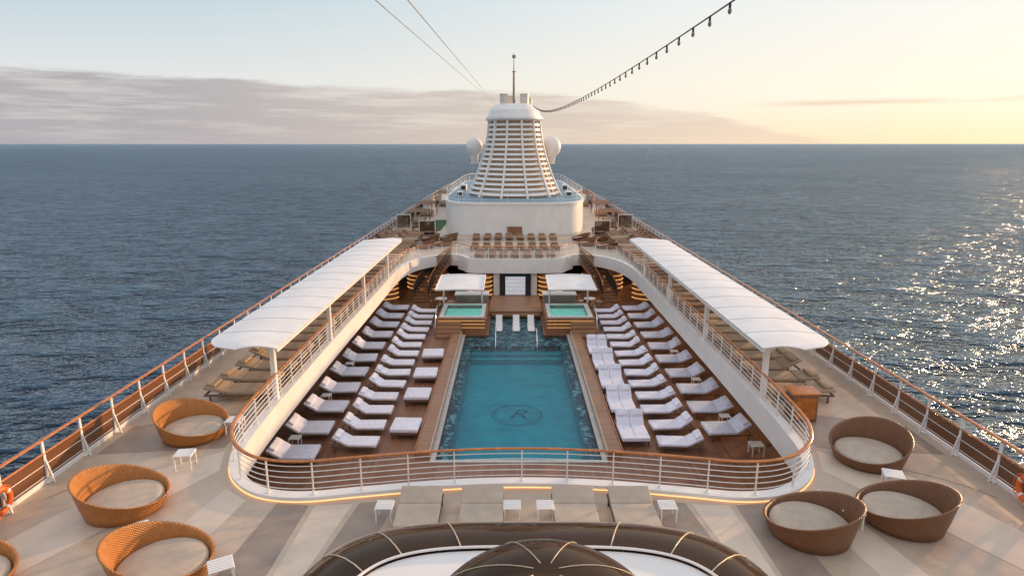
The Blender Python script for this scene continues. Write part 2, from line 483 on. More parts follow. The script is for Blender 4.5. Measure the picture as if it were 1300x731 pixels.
poolT = [(-3.1, 21.4), (3.1, 21.4), (3.1, 37.3), (1.7, 37.3), (1.7, 41.6), (-1.7, 41.6), (-1.7, 37.3), (-3.1, 37.3)]
pd = [(-12.2, 8), (12.2, 8), (12.2, 60), (-12.2, 60)]
structure("pool_deck", MB().plate([pd, poolT], -3.2, -3.0).mesh("pool_deck", TEAKD), "warm brown teak plank deck around the swimming pool", "deck")

e = thing("well_edge", "white rounded coaming framing the opening above the pool", "coaming")
obj("fascia", MB().plate([offset(well, 0.30), well], -0.72, 0.14).mesh("fascia", WHITE), e)
obj("led_strip", MB().sweep(p3(offset(well, 0.308), 0.03), 0.01, 0.01, 4, True).mesh("led_strip", LED), e)
bal = [p for p in well if abs(p[0]) < 4.4 and p[1] > 45]
bal.sort(key=lambda p: p[0])
bo = thing("balcony_front", "bright white curved balcony front above the bar", "balcony")
inn_ = [(p[0]*0.985, p[1]+0.06) for p in bal]; out_ = [(p[0]*1.01, p[1]-0.05) for p in bal]
obj("front_panel", MB().plate([out_+inn_[::-1]], -0.95, 0.16).mesh("front_panel", WHITE), bo)

def inlay(pts, mat, z=0.004, name="deck_inlay"):
    structure(name, MB().plate([pts], None, z).mesh(name, mat), "flush coloured band in the deck covering", "deck inlay")
for sg in (-1, 1):
    for q, m_ in (
        ([(5.15, 13.65), (5.95, 13.75), (6.75, 6), (5.35, 6)], STRIPE),
        ([(3.1, 13.9), (3.95, 13.75), (5.15, 6), (3.9, 6)], STRIPE),
        ([(4.1, 13.7), (5.0, 13.65), (5.25, 6), (5.2, 6)], STRIPEL),
        ([(8.05, 15.3), (8.4, 16.4), (10.2, 15.0), (11.9, 11), (11.9, 8.2)], STRIPEL),
        ([(6.75, 13.85), (7.5, 14.4), (9.2, 6), (8.0, 6)], STRIPEL),
        ([(8.5, 16.6), (8.55, 19.2), (11.9, 18.0), (11.9, 16.2)], STRIPE)):
        inlay([(sg*x, y) for x, y in q], m_)
    for rad in (3.6, 5.0):
        a = [(sg*8.6+rad*math.cos(t), 12.2+rad*0.98*math.sin(t)) for t in [2*math.pi*i/72 for i in range(73)]]
        seg = [p for p in a if abs(p[0]) < 11.8 and abs(p[0]) > 5.2 and p[1] < 15.5 and not (abs(p[0]) < 8.2 and p[1] > 13.4)]
        seg.sort(key=lambda p: math.atan2(p[1]-12.2, (p[0]-sg*8.6)*(1 if sg < 0 else 1)))
        run = []; runs = []
        for p in seg:
            if run and (Vector(p)-Vector(run[-1])).length > 1.0: runs.append(run); run = []
            run.append(p)
        runs.append(run)
        for r_ in runs:
            if len(r_) > 3:
                inn = [(sg*8.6+(p[0]-sg*8.6)*0.994, 12.2+(p[1]-12.2)*0.994) for p in r_]
                inlay(r_+inn[::-1], LINE, 0.009, "deck_joint")

# ------------------------------------------------------------------ railings
post_me = MB().box((0, 0, 0.55), (0.045, 0.035, 1.1)).box((0, 0, 0.02), (0.12, 0.1, 0.04)).mesh("post", RAILW, 0.006, 1)
post_out = MB().box((0, 0, 0.55), (0.05, 0.08, 1.1)).box((0.09, 0, 0.3), (0.05, 0.05, 0.62), Matrix.Rotation(R(-14), 3, 'Y')).box((0, 0, 0.02), (0.2, 0.16, 0.04)).mesh("post", RAILW, 0.006, 1)
def railing(label, path, closed, step, bars, pm, capw=0.055, woodbars=(), z0=0, H=1.12, thin=0.011, flip=0, infill=None, name="railing", capmat=None):
    r = thing(name, label, "railing")
    obj("handrail", MB().sweep(p3(path, z0+H), capw, 0.028, 8, closed).mesh("handrail", capmat or CAP, smooth=True), r)
    for b in bars:
        obj("bar", MB().sweep(p3(path, z0+b), thin, thin, 6, closed).mesh("bar", RAILW, smooth=True), r)
    for b in woodbars:
        obj("mid_rail", MB().sweep(p3(path, z0+b), 0.035, 0.028, 6, closed).mesh("mid_rail", CAP, smooth=True), r)
    if infill:
        obj("glass_infill", MB().rings([p3(path, z0+infill[0]), p3(path, z0+infill[1])], closed_ring=False).mesh("glass_infill", GLASSR, smooth=True), r)
    for q, t in resample(p3(path, 0), step, closed):
        obj("post", pm, r, (q.x, q.y, z0), math.atan2(t.y, t.x)+math.pi/2+flip, (1, 1, H/1.12))
    return r
wr = offset(well, 0.15)
railing("white bar railing with varnished teak handrail around the pool opening", wr, True, 1.15, (0.17, 0.32, 0.47, 0.62, 0.77), post_me, z0=0.12, H=0.90, thin=0.013)
for sg in (-1, 1):
    pth = [(sg*p[0], p[1]) for p in catmull([(8.5, -16), (11.2, -8), (12.15, 0), (12.2, 12), (12.2, 40), (12.2, 75), (12.15, 104)], 6, False)]
    railing("outer ship railing with teak handrail, brown glass infill and white stanchions", pth, False, 1.42, (0.2, 0.5), post_out, capw=0.07, woodbars=(0.80,), H=1.16, thin=0.011, flip=0 if sg > 0 else math.pi, infill=(0.14, 0.76))
    th = thing("deck_edge_curb", "low white curb along the ship's side", "curb")
    obj("curb", MB().sweep(p3([(p[0]+sg*0.06, p[1]) for p in pth], 0.06), 0.09, 0.085, 4).mesh("curb", WHITE), th)
st = [(p[0]*0.985, p[1]) for p in hull if p[1] > 104.5]
st = sorted([p for p in st if p[0] >= 0], key=lambda p: p[1]) + sorted([p for p in st if p[0] < 0], key=lambda p: -p[1])
railing("stern railing closing the aft end of the deck", [(12.15, 104.3)]+st+[(-12.15, 104.3)], False, 2.2, (0.3, 0.6, 0.85), post_me, capw=0.06, H=1.15)

# ------------------------------------------------------------------ canopies
def canopy(sg):
    r = thing("deck_canopy", "long white fabric sunshade canopy on posts above loungers", "canopy", group="canopies along the side decks")
    y0, y1 = 19.0, 42.4; n = 84; m = 12
    rows = []
    for i in range(n+1):
        t = i/n; y = y0+(y1-y0)*t
        d = y-y0
        k = 1.0 if d > 1.3 else math.sqrt(max(0, 1-((1.3-d)/1.3)**2))
        d2 = y1-y
        k2 = 1.0 if d2 > 0.6 else math.sqrt(max(0, 1-((0.6-d2)/0.6)**2))
        k = min(k, k2)
        x0 = 7.7; x1 = 9.0 + 1.22*k
        row = []
        for j in range(m+1):
            s = j/m
            x = x0+(x1-x0)*s
            z = 2.18+0.09*math.sin(math.pi*min(1, s*0.95+0.02)) - 0.02*s + 0.010*abs(math.sin(math.pi*(y-y0)/1.671))
            row.append((sg*x, y, z))
        rows.append(row)
    b = MB().rings(rows, closed_ring=False)
    low = [[(p[0], p[1], p[2]-0.03) for p in rr] for rr in rows]
    b.rings(low, closed_ring=False)
    for A, B in ((rows[0], low[0]), (rows[-1], low[-1]), ([q[0] for q in rows], [q[0] for q in low]), ([q[-1] for q in rows], [q[-1] for q in low])):
        b.rings([A, B], closed_ring=False)
    obj("canopy_fabric", b.mesh("canopy_fabric", CANVAS, smooth='auto'), r)
    loop = [rows[0][0]]+[tuple(x) for x in rows[0][1:-1]]+[(q[-1][0], q[-1][1], q[-1][2]-0.02) for q in rows]+[tuple(x) for x in rows[-1][-2:0:-1]]
    obj("edge_tube", MB().sweep(loop, 0.022, 0.026, 6).mesh("edge_tube", WHITE, smooth=True), r)
    obj("inner_beam", MB().sweep([(sg*7.76, y0+.1, 2.08), (sg*7.76, y1-.1, 2.08)], 0.07, 0.07, 4).mesh("inner_beam", WHITE), r)
    for i in range(6, n, 6):
        obj("seam", MB().sweep([(p[0], p[1], p[2]+0.004) for p in rows[i]], 0.010, 0.006, 6).mesh("seam", SEAM, smooth=True), r)
    for py in (19.9, 26.4, 32.9, 39.4):
        obj("post", MB().box((sg*8.2, py, 1.05), (0.16, 0.20, 2.1)).mesh("post", WHITE, 0.015, 1), r)
        obj("post_foot", MB().box((sg*8.3, py, 0.05), (0.34, 0.36, 0.1)).mesh("post_foot", WHITE, 0.01, 1), r)
        obj("bracket", MB().sweep([(sg*8.2, py, 1.7), (sg*8.6, py, 2.05), (sg*9.9, py, 2.10)], 0.035, 0.05, 6).mesh("bracket", WHITE, smooth=True), r)
for sg in (-1, 1): canopy(sg)

# ------------------------------------------------------------------ loungers
def lounger_parts(ang, pad, frame, W=0.82, double=False, flat=False):
    parts = []
    fr = MB().box((0, W/2-0.03, 0.27), (2.0, 0.05, 0.07)).box((0, -W/2+0.03, 0.27), (2.0, 0.05, 0.07)).box((-0.98, 0, 0.27), (0.05, W-0.1, 0.07)).box((0.98, 0, 0.27), (0.05, W-0.1, 0.07)).box((0.2, 0, 0.27), (0.05, W-0.1, 0.05))
    parts.append(("frame", fr.mesh("frame", frame, 0.008, 1)))
    lg = MB().box((0, 0, 0.12), (0.06, 0.05, 0.24)).mesh("leg", frame, 0.006, 1)
    for x in (-0.85, 0.8):
        for y in (-W/2+0.04, W/2-0.04): parts.append(("leg", lg, (x, y, 0)))
    halves = [(0, W)] if not double else [(-W/4, W/2), (W/4, W/2)]
    T = 0.11 if not flat else 0.08
    for cy, ww in halves:
        parts.append(("mattress", MB().box((-0.37, cy, 0.36), (1.26, ww-0.02, T)).mesh("mattress", pad, 0.03, 3, 'auto')))
        M = Matrix.Rotation(-ang, 3, 'Y')
        c = Vector((0.28, cy, 0.35)) + M @ Vector((0.37, 0, 0.02))
        parts.append(("backrest", MB().box(c, (0.74, ww-0.02, T), M).mesh("backrest", pad, 0.03, 3, 'auto')))
        if not flat:
            c2 = Vector((0.28, cy, 0.35)) + M @ Vector((0.56, 0, 0.12))
            parts.append(("pillow", MB().box(c2, (0.30, ww*0.78, 0.11), M).mesh("pillow", pad, 0.05, 3, 'auto')))
    if not flat: parts.append(("towel", MB().box((-0.95, 0, 0.345), (0.22, W*0.96, 0.15)).mesh("towel", pad, 0.03, 2, 'auto')))
    return parts
LW = [lounger_parts(R(a), TOWEL, WOODF, 0.80) for a in (30, 24, 36)]
LWW = [lounger_parts(R(a), TOWEL, WOODF, 1.12) for a in (30, 24, 34)]
LB = [lounger_parts(R(a), CUSH, WOODF, 0.85) for a in (6, 14, 28)]
LS = [lounger_parts(R(a), SLING, WOODF, 0.75) for a in (22, 10, 32)]
LT = [lounger_parts(R(a), SLING, WOODF, 0.75) for a in (10, 16)]
LD = [lounger_parts(R(42), TOWEL, WOODF, 1.22, True)]
LFL = [lounger_parts(R(14), CUSHG, DARKM, 0.98, flat=True)]
def jit(a): return random.uniform(-a, a)
def lounge(kind, sets, lab, x, y, z, rz, grp, sc=(1, 1, 1)):
    return place(kind, random.choice(sets), lab, "sun lounger", (x, y, z), rz, grp, sc)

tbl = []
tb = MB()
for i in range(6): tb.box((0, -0.20+i*0.08, 0.44), (0.48, 0.062, 0.022))
tbl.append(("table_top", tb.box((0.235, 0, 0.415), (0.03, 0.48, 0.04)).box((-0.235, 0, 0.415), (0.03, 0.48, 0.04)).mesh("table_top", WHITE, 0.004, 1)))
lgm = MB().box((0, 0, 0.21), (0.04, 0.04, 0.42)).mesh("leg", WHITE, 0.004, 1)
for x in (-0.21, 0.21):
    for y in (-0.21, 0.21): tbl.append(("leg", lgm, (x, y, 0)))
def table(x, y, z=0, rz=0, lab="small white slatted side table beside a lounger", sc=1):
    place("side_table", tbl, lab, "side table", (x, y, z), rz, "white side tables", (sc, sc, sc))

WL = "white towelled sun lounger on the teak pool deck"
for sg in (-1, 1):
    rz = 0 if sg > 0 else math.pi
    y = 21.5 if sg < 0 else 23.5; i = 0
    while y < 43:
        lounge("sun_lounger", LWW, "wide white towelled sun lounger on the teak pool deck", sg*(8.42+jit(.05)), y+jit(.05), -3, rz+jit(.06), "white loungers by the pool", (.86, 1, .9))
        if i % 2 == 0 and y < 34: table(sg*8.7, y+1.1, -3, 0, sc=.85)
        y += 2.12; i += 1
    y = 22.4
    while y < 42.8:
        lounge("sun_lounger", LW, WL, sg*(6.3+jit(.05)), y+jit(.05), -3, rz+jit(.07), "white loungers by the pool", (.84, 1, .85))
        y += 1.5
table(9.0, 21.9, -3)
ot = [("frame", MB().box((0, 0, 0.24), (1.15, 1.2, 0.10)).mesh("frame", WOODF, 0.01, 1)), ("mattress", MB().box((0, 0, 0.37), (1.19, 1.22, 0.16)).mesh("mattress", TOWEL, 0.05, 3, 'auto'))]
lg2 = MB().box((0, 0, 0.1), (0.08, 0.08, 0.2)).mesh("leg", WOODF)
for x in (-.5, .5):
    for y in (-.5, .5): ot.append(("leg", lg2, (x, y, 0)))
for y in (23.7, 27.0, 29.7, 32.7):
    place("square_daybed", ot, "flat square daybed covered with white towelling", "daybed", (-4.55, y, -3), jit(.05), "square daybeds by the pool", (.95, .95, 1))
for y in (23.4, 26.1, 28.8, 31.3, 33.7):
    place("double_lounger", LD[0], "white double sun lounger with raised backrests beside the pool", "sun lounger", (4.55, y, -3), R(90)+jit(.03), "double loungers by the pool", (0.92, .92, 1))

for sg in (-1, 1):
    rz = 0 if sg > 0 else math.pi
    y = 20.2
    while y < 60:
        lounge("sun_lounger", LB if y < 30 else LS+LB, "tan cushioned sun lounger under the side canopy" if y < 42 else "brown sun lounger on the open side deck", sg*(9.55+jit(.06)), y, 0, rz+jit(.07), "tan loungers on the side decks")
        if y > 42: lounge("sun_lounger", LS, "brown sun lounger on the open side deck", sg*11.25, y, 0, rz+jit(.05), "tan loungers on the side decks", (.8, 1, 1))
        y += 1.15
for yy, n_, wdt in ((48.2, 7, 0.92), (51.6, 8, 0.95), (57.0, 8, 1.0)):
    for i in range(n_):
        lounge("sun_lounger", LT, "low brown sun lounger on the terrace above the bar", (i-(n_-1)/2)*wdt, yy, 0, R(90)+jit(.05), "terrace loungers", (.9, .85, .7))
for x in (-2.4, -0.95, 1.2, 2.55):
    place("wide_lounger", LFL[0], "wide taupe sun lounger behind the glass skylight", "sun lounger", (x, 13.05, 0), R(90)+jit(.02), "wide taupe loungers", (0.72, 1.04, 0.8))
for x in (-3.2, -0.25, 0.52, 3.35): table(x, 13.1, 0, 0, sc=.82)

ipl = [("seat", MB().sweep([(0, -0.95, 0.16), (0, -0.4, 0.30), (0, 0.1, 0.16), (0, 0.55, 0.36), (0, 0.9, 0.72)], 0.30, 0.04, 4).mesh("seat", WHITE, 0.01, 1)),
       ("base", MB().box((0, -0.4, 0.1), (0.5, 0.5, 0.22)).mesh("base", WHITE)), ("base", MB().box((0, 0.45, 0.1), (0.5, 0.3, 0.26)).mesh("base", WHITE))]
for x in (-1.1, 0.02, 0.98):
    place("in_pool_lounger", ipl, "moulded white lounger standing in the shallow pool shelf", "pool lounger", (x, 39.2, -3.22), 0, "loungers in the shallow water")

# ------------------------------------------------------------------ round daybeds
def daybed_parts(wk):
    n = 72; rings = []
    prof = [(0.98, 0), (1.04, 0.35), (1.12, 1.0), (1.14, 1.04), (1.09, 1.05), (1.06, 1.0), (0.99, 0.35), (0.97, 0.2)]
    for r_, zf in prof:
        ring = []
        for i in range(n):
            a = 2*math.pi*i/n
            hh = 0.27+0.58*((0.5+0.5*math.cos(a))**1.15)
            rr = r_ + 0.08*zf*(0.5+0.5*math.cos(a))
            ring.append((rr*math.cos(a), rr*math.sin(a), 0.03+zf*hh))
        rings.append(ring)
    sh = MB().rings(rings, cap0=True)
    c = []
    for r_, z in ((0.92, 0.10), (0.98, 0.15), (0.99, 0.22), (0.965, 0.28), (0.88, 0.315), (0.5, 0.33), (0.05, 0.33)):
        c.append([(r_*math.cos(2*math.pi*i/n), r_*math.sin(2*math.pi*i/n), z) for i in range(n)])
    cu = MB().rings(c, cap0=True, cap1=True)
    return [("basket", sh.mesh("basket", wk, smooth=True)), ("cushion", cu.mesh("cushion", CUSHG, smooth=True))]
DBL = daybed_parts(WICK); DBD = daybed_parts(WICKD)
k = 0.86
for (x, y, a) in ((-9.75, 17.4, 165), (-9.5, 13.55, 195), (-7.3, 11.15, 200), (-11.0, 10.6, 190)):
    place("round_daybed", DBL, "round honey wicker basket daybed with taupe cushion", "daybed", (x, y, 0), R(a), "round wicker daybeds", (k, k, 1))
for (x, y, a) in ((9.55, 15.9, 35), (8.75, 13.0, -35), (6.4, 12.55, -40)):
    place("round_daybed", DBD, "round wicker basket daybed, darkened by painted shade, with taupe cushion", "daybed", (x, y, 0), R(a), "round wicker daybeds", (k, k, 1))
for sg in (-1, 1):
    for (x, y, a) in ((9.4, 62.5, 90), (8.3, 60.6, 90), (7.6, 56.2, 0), (6.2, 53.6, 0), (7.6, 52.2, 0), (6.0, 56.6, 0)):
        place("round_daybed", DBD, "round brown wicker daybed on the aft terrace", "daybed", (sg*x, y, 0), R(a), "round wicker daybeds", (.75, .75, .7))
for (x, y, a) in ((-9.05, 15.5, 8), (-8.35, 12.1, 35), (-6.0, 10.9, 30), (-8.6, 17.6, 0), (9.35, 14.4, -20), (7.55, 12.9, -25)):
    table(x, y, 0, R(a), "small white slatted side table beside a round daybed", 0.95)

hs = thing("wooden_cabinet", "rounded varnished wooden service cabinet on the side deck", "cabinet", (8.9, 18.6, 0))
obj("cabinet_body", MB().box((0, 0, 0.45), (0.8, 0.6, 0.9)).mesh("cabinet_body", CLAD, 0.06, 3, 'auto'), hs)
obj("cabinet_top", MB().box((0, 0, 0.93), (0.92, 0.72, 0.06)).mesh("cabinet_top", CAP, 0.02, 2), hs)
obj("door", MB().box((0, -0.31, 0.45), (0.62, 0.03, 0.7)).mesh("door", CAP, 0.01, 1), hs)

def torus(Rr, r, n=36, m=10, a0=0, a1=2*math.pi):
    rg = []
    for i in range(n+1):
        a = a0+(a1-a0)*i/n
        rg.append([((Rr+r*math.cos(t))*math.cos(a), r*math.sin(t)*0.8, (Rr+r*math.cos(t))*math.sin(a)) for t in [2*math.pi*k/m for k in range(m)]])
    return MB().rings(rg)
for (x, y) in ((-11.98, 13.0), (11.98, 13.5)):
    lr = thing("life_ring", "orange life ring hanging on the outer railing", "life ring", (x, y, 0.5), R(90))
    obj("ring", torus(0.27, 0.07).mesh("ring", ORANGE, smooth=True), lr)
    for k in range(4):
        a = k*math.pi/2+0.5
        obj("band", torus(0.27, 0.074, 4, 10, a, a+0.25).mesh("band", WHITE, smooth=True), lr)
    obj("rope", MB().sweep([(0.38*math.cos(t), 0.03, 0.38*math.sin(t)+0.03*math.sin(4*t)) for t in [2*math.pi*i/40 for i in range(40)]], 0.012, 0.012, 5, True).mesh("rope", ORANGE), lr)

# ------------------------------------------------------------------ pool
pool = thing("swimming_pool", "rectangular turquoise swimming pool with dark mosaic border and round emblem", "swimming pool")
inner = [(-2.68, 21.8), (2.68, 21.8), (2.68, 35.6), (-2.68, 35.6)]
PZ = -4.05
obj("mosaic_border", MB().plate([[(p[0]*0.999, p[1]) for p in poolT], inner], -3.45, -3.2).mesh("mosaic_border", MOSAIC), pool)
obj("basin_floor", MB().plate([[(-2.78, 21.7), (2.78, 21.7), (2.78, 35.7), (-2.78, 35.7)]], PZ-.2, PZ).mesh("basin_floor", PFLOOR), pool)
obj("basin_wall", MB().plate([[(-2.78, 21.7), (2.78, 21.7), (2.78, 35.7), (-2.78, 35.7)], inner], PZ+.01, -3.46).mesh("basin_wall", PFLOOR), pool)
for kk_, (yy_, zt_) in enumerate(((35.4, -3.55), (35.0, -3.75))):
    obj("pool_step", MB().box((0, yy_, (zt_+PZ)/2), (5.3, 0.38, zt_-PZ)).mesh("pool_step", AQUAS), pool)
obj("water_surface", MB().plate([[(p[0]*0.998, p[1]) for p in poolT]], None, -3.09).mesh("water_surface", PWATER), pool)
obj("rim", MB().plate([[(-3.3, 21.25), (3.3, 21.25), (3.3, 37.2), (3.12, 37.2), (3.11, 21.42), (-3.11, 21.42), (-3.12, 37.2), (-3.3, 37.2)]], -3.05, -2.96).mesh("rim", STONE), pool)
EY = 27.8
def annulus(cx, cy, r0, r1, z, n=64):
    o = [(cx+r1*math.cos(2*math.pi*i/n), cy+r1*math.sin(2*math.pi*i/n)) for i in range(n)]
    i_ = [(cx+r0*math.cos(2*math.pi*i/n), cy+r0*math.sin(2*math.pi*i/n)) for i in range(n)]
    return MB().plate([o, i_], None, z)
obj("emblem_ring", annulus(0, EY, 1.15, 1.21, PZ+.01).mesh("emblem_ring", EMBLEM), pool)
obj("emblem_ring", annulus(0, EY, 1.03, 1.055, PZ+.01).mesh("emblem_ring", EMBLEM), pool)
tcu = bpy.data.curves.new("emblem_letter", 'FONT'); tcu.body = "R"; tcu.size = 1.5; tcu.align_x = 'CENTER'; tcu.align_y = 'CENTER'; tcu.shear = 0.35; tcu.extrude = 0.002; tcu.offset = -0.012
to = bpy.data.objects.new("tmp", tcu); COL.objects.link(to)
bpy.context.view_layer.update()
tm = bpy.data.meshes.new_from_object(to.evaluated_get(bpy.context.evaluated_depsgraph_get()))
bpy.data.objects.remove(to); tm.materials.clear(); tm.materials.append(EMBLEM)
obj("emblem_letter", tm, pool, (0, EY+.05, PZ+.012), 0, (0.95, 0.95, 1))
zf = PZ+.011
fl = MB().sweep([(-0.8, EY-.45, zf), (-0.55, EY-.65, zf), (-0.35, EY-.45, zf), (-0.2, EY, zf)], 0.025, 0.002, 4)
fl.sweep([(0.3, EY-.3, zf), (0.5, EY-.6, zf), (0.78, EY-.45, zf)], 0.025, 0.002, 4)
fl.sweep([(-0.62, EY+.3, zf), (-0.5, EY+.6, zf), (-0.15, EY+.65, zf)], 0.025, 0.002, 4)
obj("emblem_flourish", fl.mesh("emblem_flourish", EMBLEM), pool)
for x in (-1.2, 1.2):
    hr = thing("pool_handrail", "polished steel pool entry handrail", "handrail", (x, 35.2, -3.05), group="pool handrails")
    obj("rail_tube", MB().sweep([(0, 0.9, -0.2), (0, 0.9, 0.6), (0, 0.75, 0.85), (0, 0.4, 0.9), (0, -0.2, 0.55), (0, -0.55, 0.3), (0, -0.65, -0.4)], 0.035, 0.035, 8).mesh("rail_tube", CHROME, smooth=True), hr)
for sg in (-1, 1):
    lb = thing("poolside_ledge", "raised teak ledge with pale edging beside the pool", "ledge", group="poolside ledges")
    obj("ledge_body", MB().box((sg*3.62, 29.4, -2.86), (0.52, 15.4, 0.26)).mesh("ledge_body", TEAKL, 0.01, 1), lb)
    obj("edging", MB().box((sg*3.335, 29.4, -2.85), (0.05, 15.44, 0.30)).mesh("edging", EDGP), lb)
    obj("edging", MB().box((sg*3.905, 29.4, -2.85), (0.04, 15.44, 0.30)).mesh("edging", CAP), lb)

def hot_tub(sg):
    r = thing("hot_tub", "raised square whirlpool clad in teak with steps", "hot tub", group="whirlpools")
    x0, x1 = sorted((sg*1.85, sg*4.9)); y0, y1 = 37.6, 41.6
    out = [(x0, y0), (x1, y0), (x1, y1), (x0, y1)]
    cx = (x0+x1)/2
    inn = [(cx-1.15, 38.0), (cx+1.15, 38.0), (cx+1.15, 40.8), (cx-1.15, 40.8)]
    obj("tub_body", MB().plate([out, inn], -3, -2.05).mesh("tub_body", CLAD), r)
    inn2 = [(cx-1.4, 37.75), (cx+1.4, 37.75), (cx+1.4, 41.05), (cx-1.4, 41.05)]
    obj("rim", MB().plate([inn2, inn], -2.045, -1.97).mesh("rim", RIMW), r)
    obj("tub_floor", MB().plate([inn], None, -2.25).mesh("tub_floor", AQUA), r)
    obj("water", MB().plate([[(cx+(p[0]-cx)*.995, p[1]) for p in inn]], None, -2.02).mesh("water", PWATER), r)
    for k in range(4):
        yy = y0-0.16-0.3*k; zt = -2.25-0.19*k
        xa, xb = sorted((sg*3.4, sg*4.85))
        obj("step", MB().box(((xa+xb)/2, yy, (zt-3)/2), (xb-xa, 0.3, zt+3)).mesh("step", TEAKL, 0.008, 1), r)
    for k in range(3):
        obj("step_light", MB().box((cx, y0-0.012, -2.2-0.22*k), (2.9, 0.02, 0.02)).mesh("step_light", GOLD), r)
    obj("handrail", MB().sweep([(sg*4.9, 36.6, -3), (sg*4.9, 36.6, -2.2), (sg*4.9, 37.4, -1.4), (sg*4.9, 38.2, -1.3), (sg*4.9, 38.2, -2)], 0.025, 0.025, 8).mesh("handrail", CHROME, smooth=True), r)
    w_ = thing("service_wall", "grey service wall behind the whirlpool", "wall")
    obj("wall_panel", MB().box((sg*3.0, 42.3, -2.3), (2.2, 0.9, 1.4)).mesh("wall_panel", GREYW, 0.03, 2), w_)
    obj("wall_top", MB().box((sg*3.0, 42.3, -1.57), (2.35, 1.0, 0.07)).mesh("wall_top", WHITE2), w_)
    a = thing("awning", "white tilted fabric awning over the whirlpool", "awning", group="whirlpool awnings")
    rows = []
    for i in range(13):
        t = i/12; y = 38.3+3.7*t
        rows.append([(sg*(2.05+3.0*s), y, -0.42+0.18*t+0.05*math.sin(math.pi*s)) for s in [j/10 for j in range(11)]])
    b = MB().rings(rows, closed_ring=False)
    b.rings([[(p[0], p[1], p[2]-0.04) for p in q] for q in rows], closed_ring=False)
    obj("fabric", b.mesh("fabric", CANVAS, smooth='auto'), a)
    obj("frame", MB().sweep(rows[0]+[q[-1] for q in rows[1:]]+rows[-1][::-1][1:]+[q[0] for q in rows[::-1]][1:-1], 0.045, 0.06, 6, True).mesh("frame", WHITE, smooth=True), a)
    for x, y in ((sg*2.3, 41.75), (sg*4.9, 41.75)):
        obj("post", MB().cyl((x, y, -3), (x, y, -0.3), 0.06, n=12).mesh("post", WHITE, smooth='auto'), a)
        obj("arm", MB().cyl((x, y, -0.9), (x, 39.2, -0.44), 0.03, n=8).mesh("arm", WHITE, smooth='auto'), a)
for sg in (-1, 1): hot_tub(sg)

stg = thing("teak_stage", "low light teak stage between the whirlpools", "stage")
obj("platform", MB().box((0, 44.4, -2.85), (3.6, 5.2, 0.3)).mesh("platform", TEAKL, 0.01, 1), stg)
obj("step", MB().box((0, 41.66, -2.93), (3.3, 0.3, 0.14)).mesh("step", TEAKL, 0.01, 1), stg)
sw = thing("bar_wall", "panelled wall below the balcony with framed quilted panel", "wall")
obj("wall_panel", MB().box((0, 47.6, -1.95), (7.0, 0.3, 2.1)).mesh("wall_panel", CLAD), sw)
obj("surround", MB().box((0, 46.75, -1.98), (3.3, 0.5, 2.04)).mesh("surround", WHITE2, 0.02, 1), sw)
obj("frame", MB().box((0, 46.44, -1.98), (2.35, 0.12, 1.95)).mesh("frame", DARKGL, 0.02, 1), sw)
qv = MB()
qv.box((0, 46.36, -1.95), (1.5, 0.06, 1.4))
for i in range(5):
    for j in range(5):
        qv.cyl((-0.6+i*0.3, 46.34, -2.55+j*0.3), (-0.6+i*0.3, 46.28, -2.55+j*0.3), 0.14, 0.05, n=4)
obj("quilted_panel", qv.mesh("quilted_panel", QUILT), sw)
for sg in (-1, 1):
    for (cx, cy, rad, nsh) in ((sg*2.75, 46.9, 0.95, 5), (sg*7.0, 49.6, 1.6, 4), (sg*10.2, 46.0, 1.4, 4)):
        bb = thing("bar_counter", "curved teak bar counter with warm backlit shelf lines", "bar counter", (cx, cy, -3), group="backlit bar counters")
        n = 20
        loop = [(rad*math.cos(math.pi+math.pi*i/n), rad*0.7*math.sin(math.pi+math.pi*i/n)) for i in range(n+1)]
        obj("counter_body", MB().plate([loop], 0, 0.3+0.34*nsh).mesh("counter_body", CLAD, smooth='auto'), bb)
        for k in range(nsh):
            obj("lit_shelf", MB().sweep(p3([(p[0]*1.03, p[1]*1.03) for p in loop], 0.3+0.34*k), 0.05, 0.03, 4).mesh("lit_shelf", GOLD), bb)
for sg in (-1, 1):
    stc = thing("curved_staircase", "curved teak staircase with steel rails down to the pool deck", "staircase", group="curved staircases")
    cx, cy = sg*4.9, 45.3; n = 15
    rail_i = []; rail_o = []
    for k in range(n):
        a0 = math.pi/2*(1-k/n); a1 = math.pi/2*(1-(k+1)/n); z = -0.2-(k)*0.187
        q = [(cx+sg*r_*math.cos(a), cy+r_*math.sin(a)) for r_, a in ((1.6, a0), (2.7, a0), (2.7, a1), (1.6, a1))]
        obj("step", MB().plate([q if sg > 0 else q[::-1]], z-0.12, z).mesh("step", TEAKL), stc)
        rail_i.append((cx+sg*1.6*math.cos(a0), cy+1.6*math.sin(a0), z+1.0)); rail_o.append((cx+sg*2.7*math.cos(a0), cy+2.7*math.sin(a0), z+1.0))
    for rl in (rail_i, rail_o):
        obj("handrail", MB().sweep(rl, 0.04, 0.035, 6).mesh("handrail", CAP, smooth=True), stc)
        obj("balustrade_glass", MB().rings([[(p[0], p[1], p[2]-0.06) for p in rl], [(p[0], p[1], p[2]-0.95) for p in rl]], closed_ring=False).mesh("balustrade_glass", GLASSC), stc)
        obj("stringer", MB().sweep([(p[0], p[1], p[2]-1.06) for p in rl], 0.03, 0.14, 4).mesh("stringer", CLAD), stc)
rt = [("table_top", MB().cyl((0, 0, 0.70), (0, 0, 0.74), 0.42, n=24).mesh("table_top", WHITE2)), ("pedestal", MB().cyl((0, 0, 0), (0, 0, 0.03), 0.25, n=20).cyl((0, 0, 0.03), (0, 0, 0.7), 0.035, n=10).mesh("pedestal", DARKM))]
ch = [("seat", MB().box((0, 0, 0.43), (0.5, 0.5, 0.1)).mesh("seat", CUSH, 0.03, 2)), ("backrest", MB().box((0, 0.24, 0.66), (0.5, 0.06, 0.42)).mesh("backrest", WICKD, 0.02, 1))]
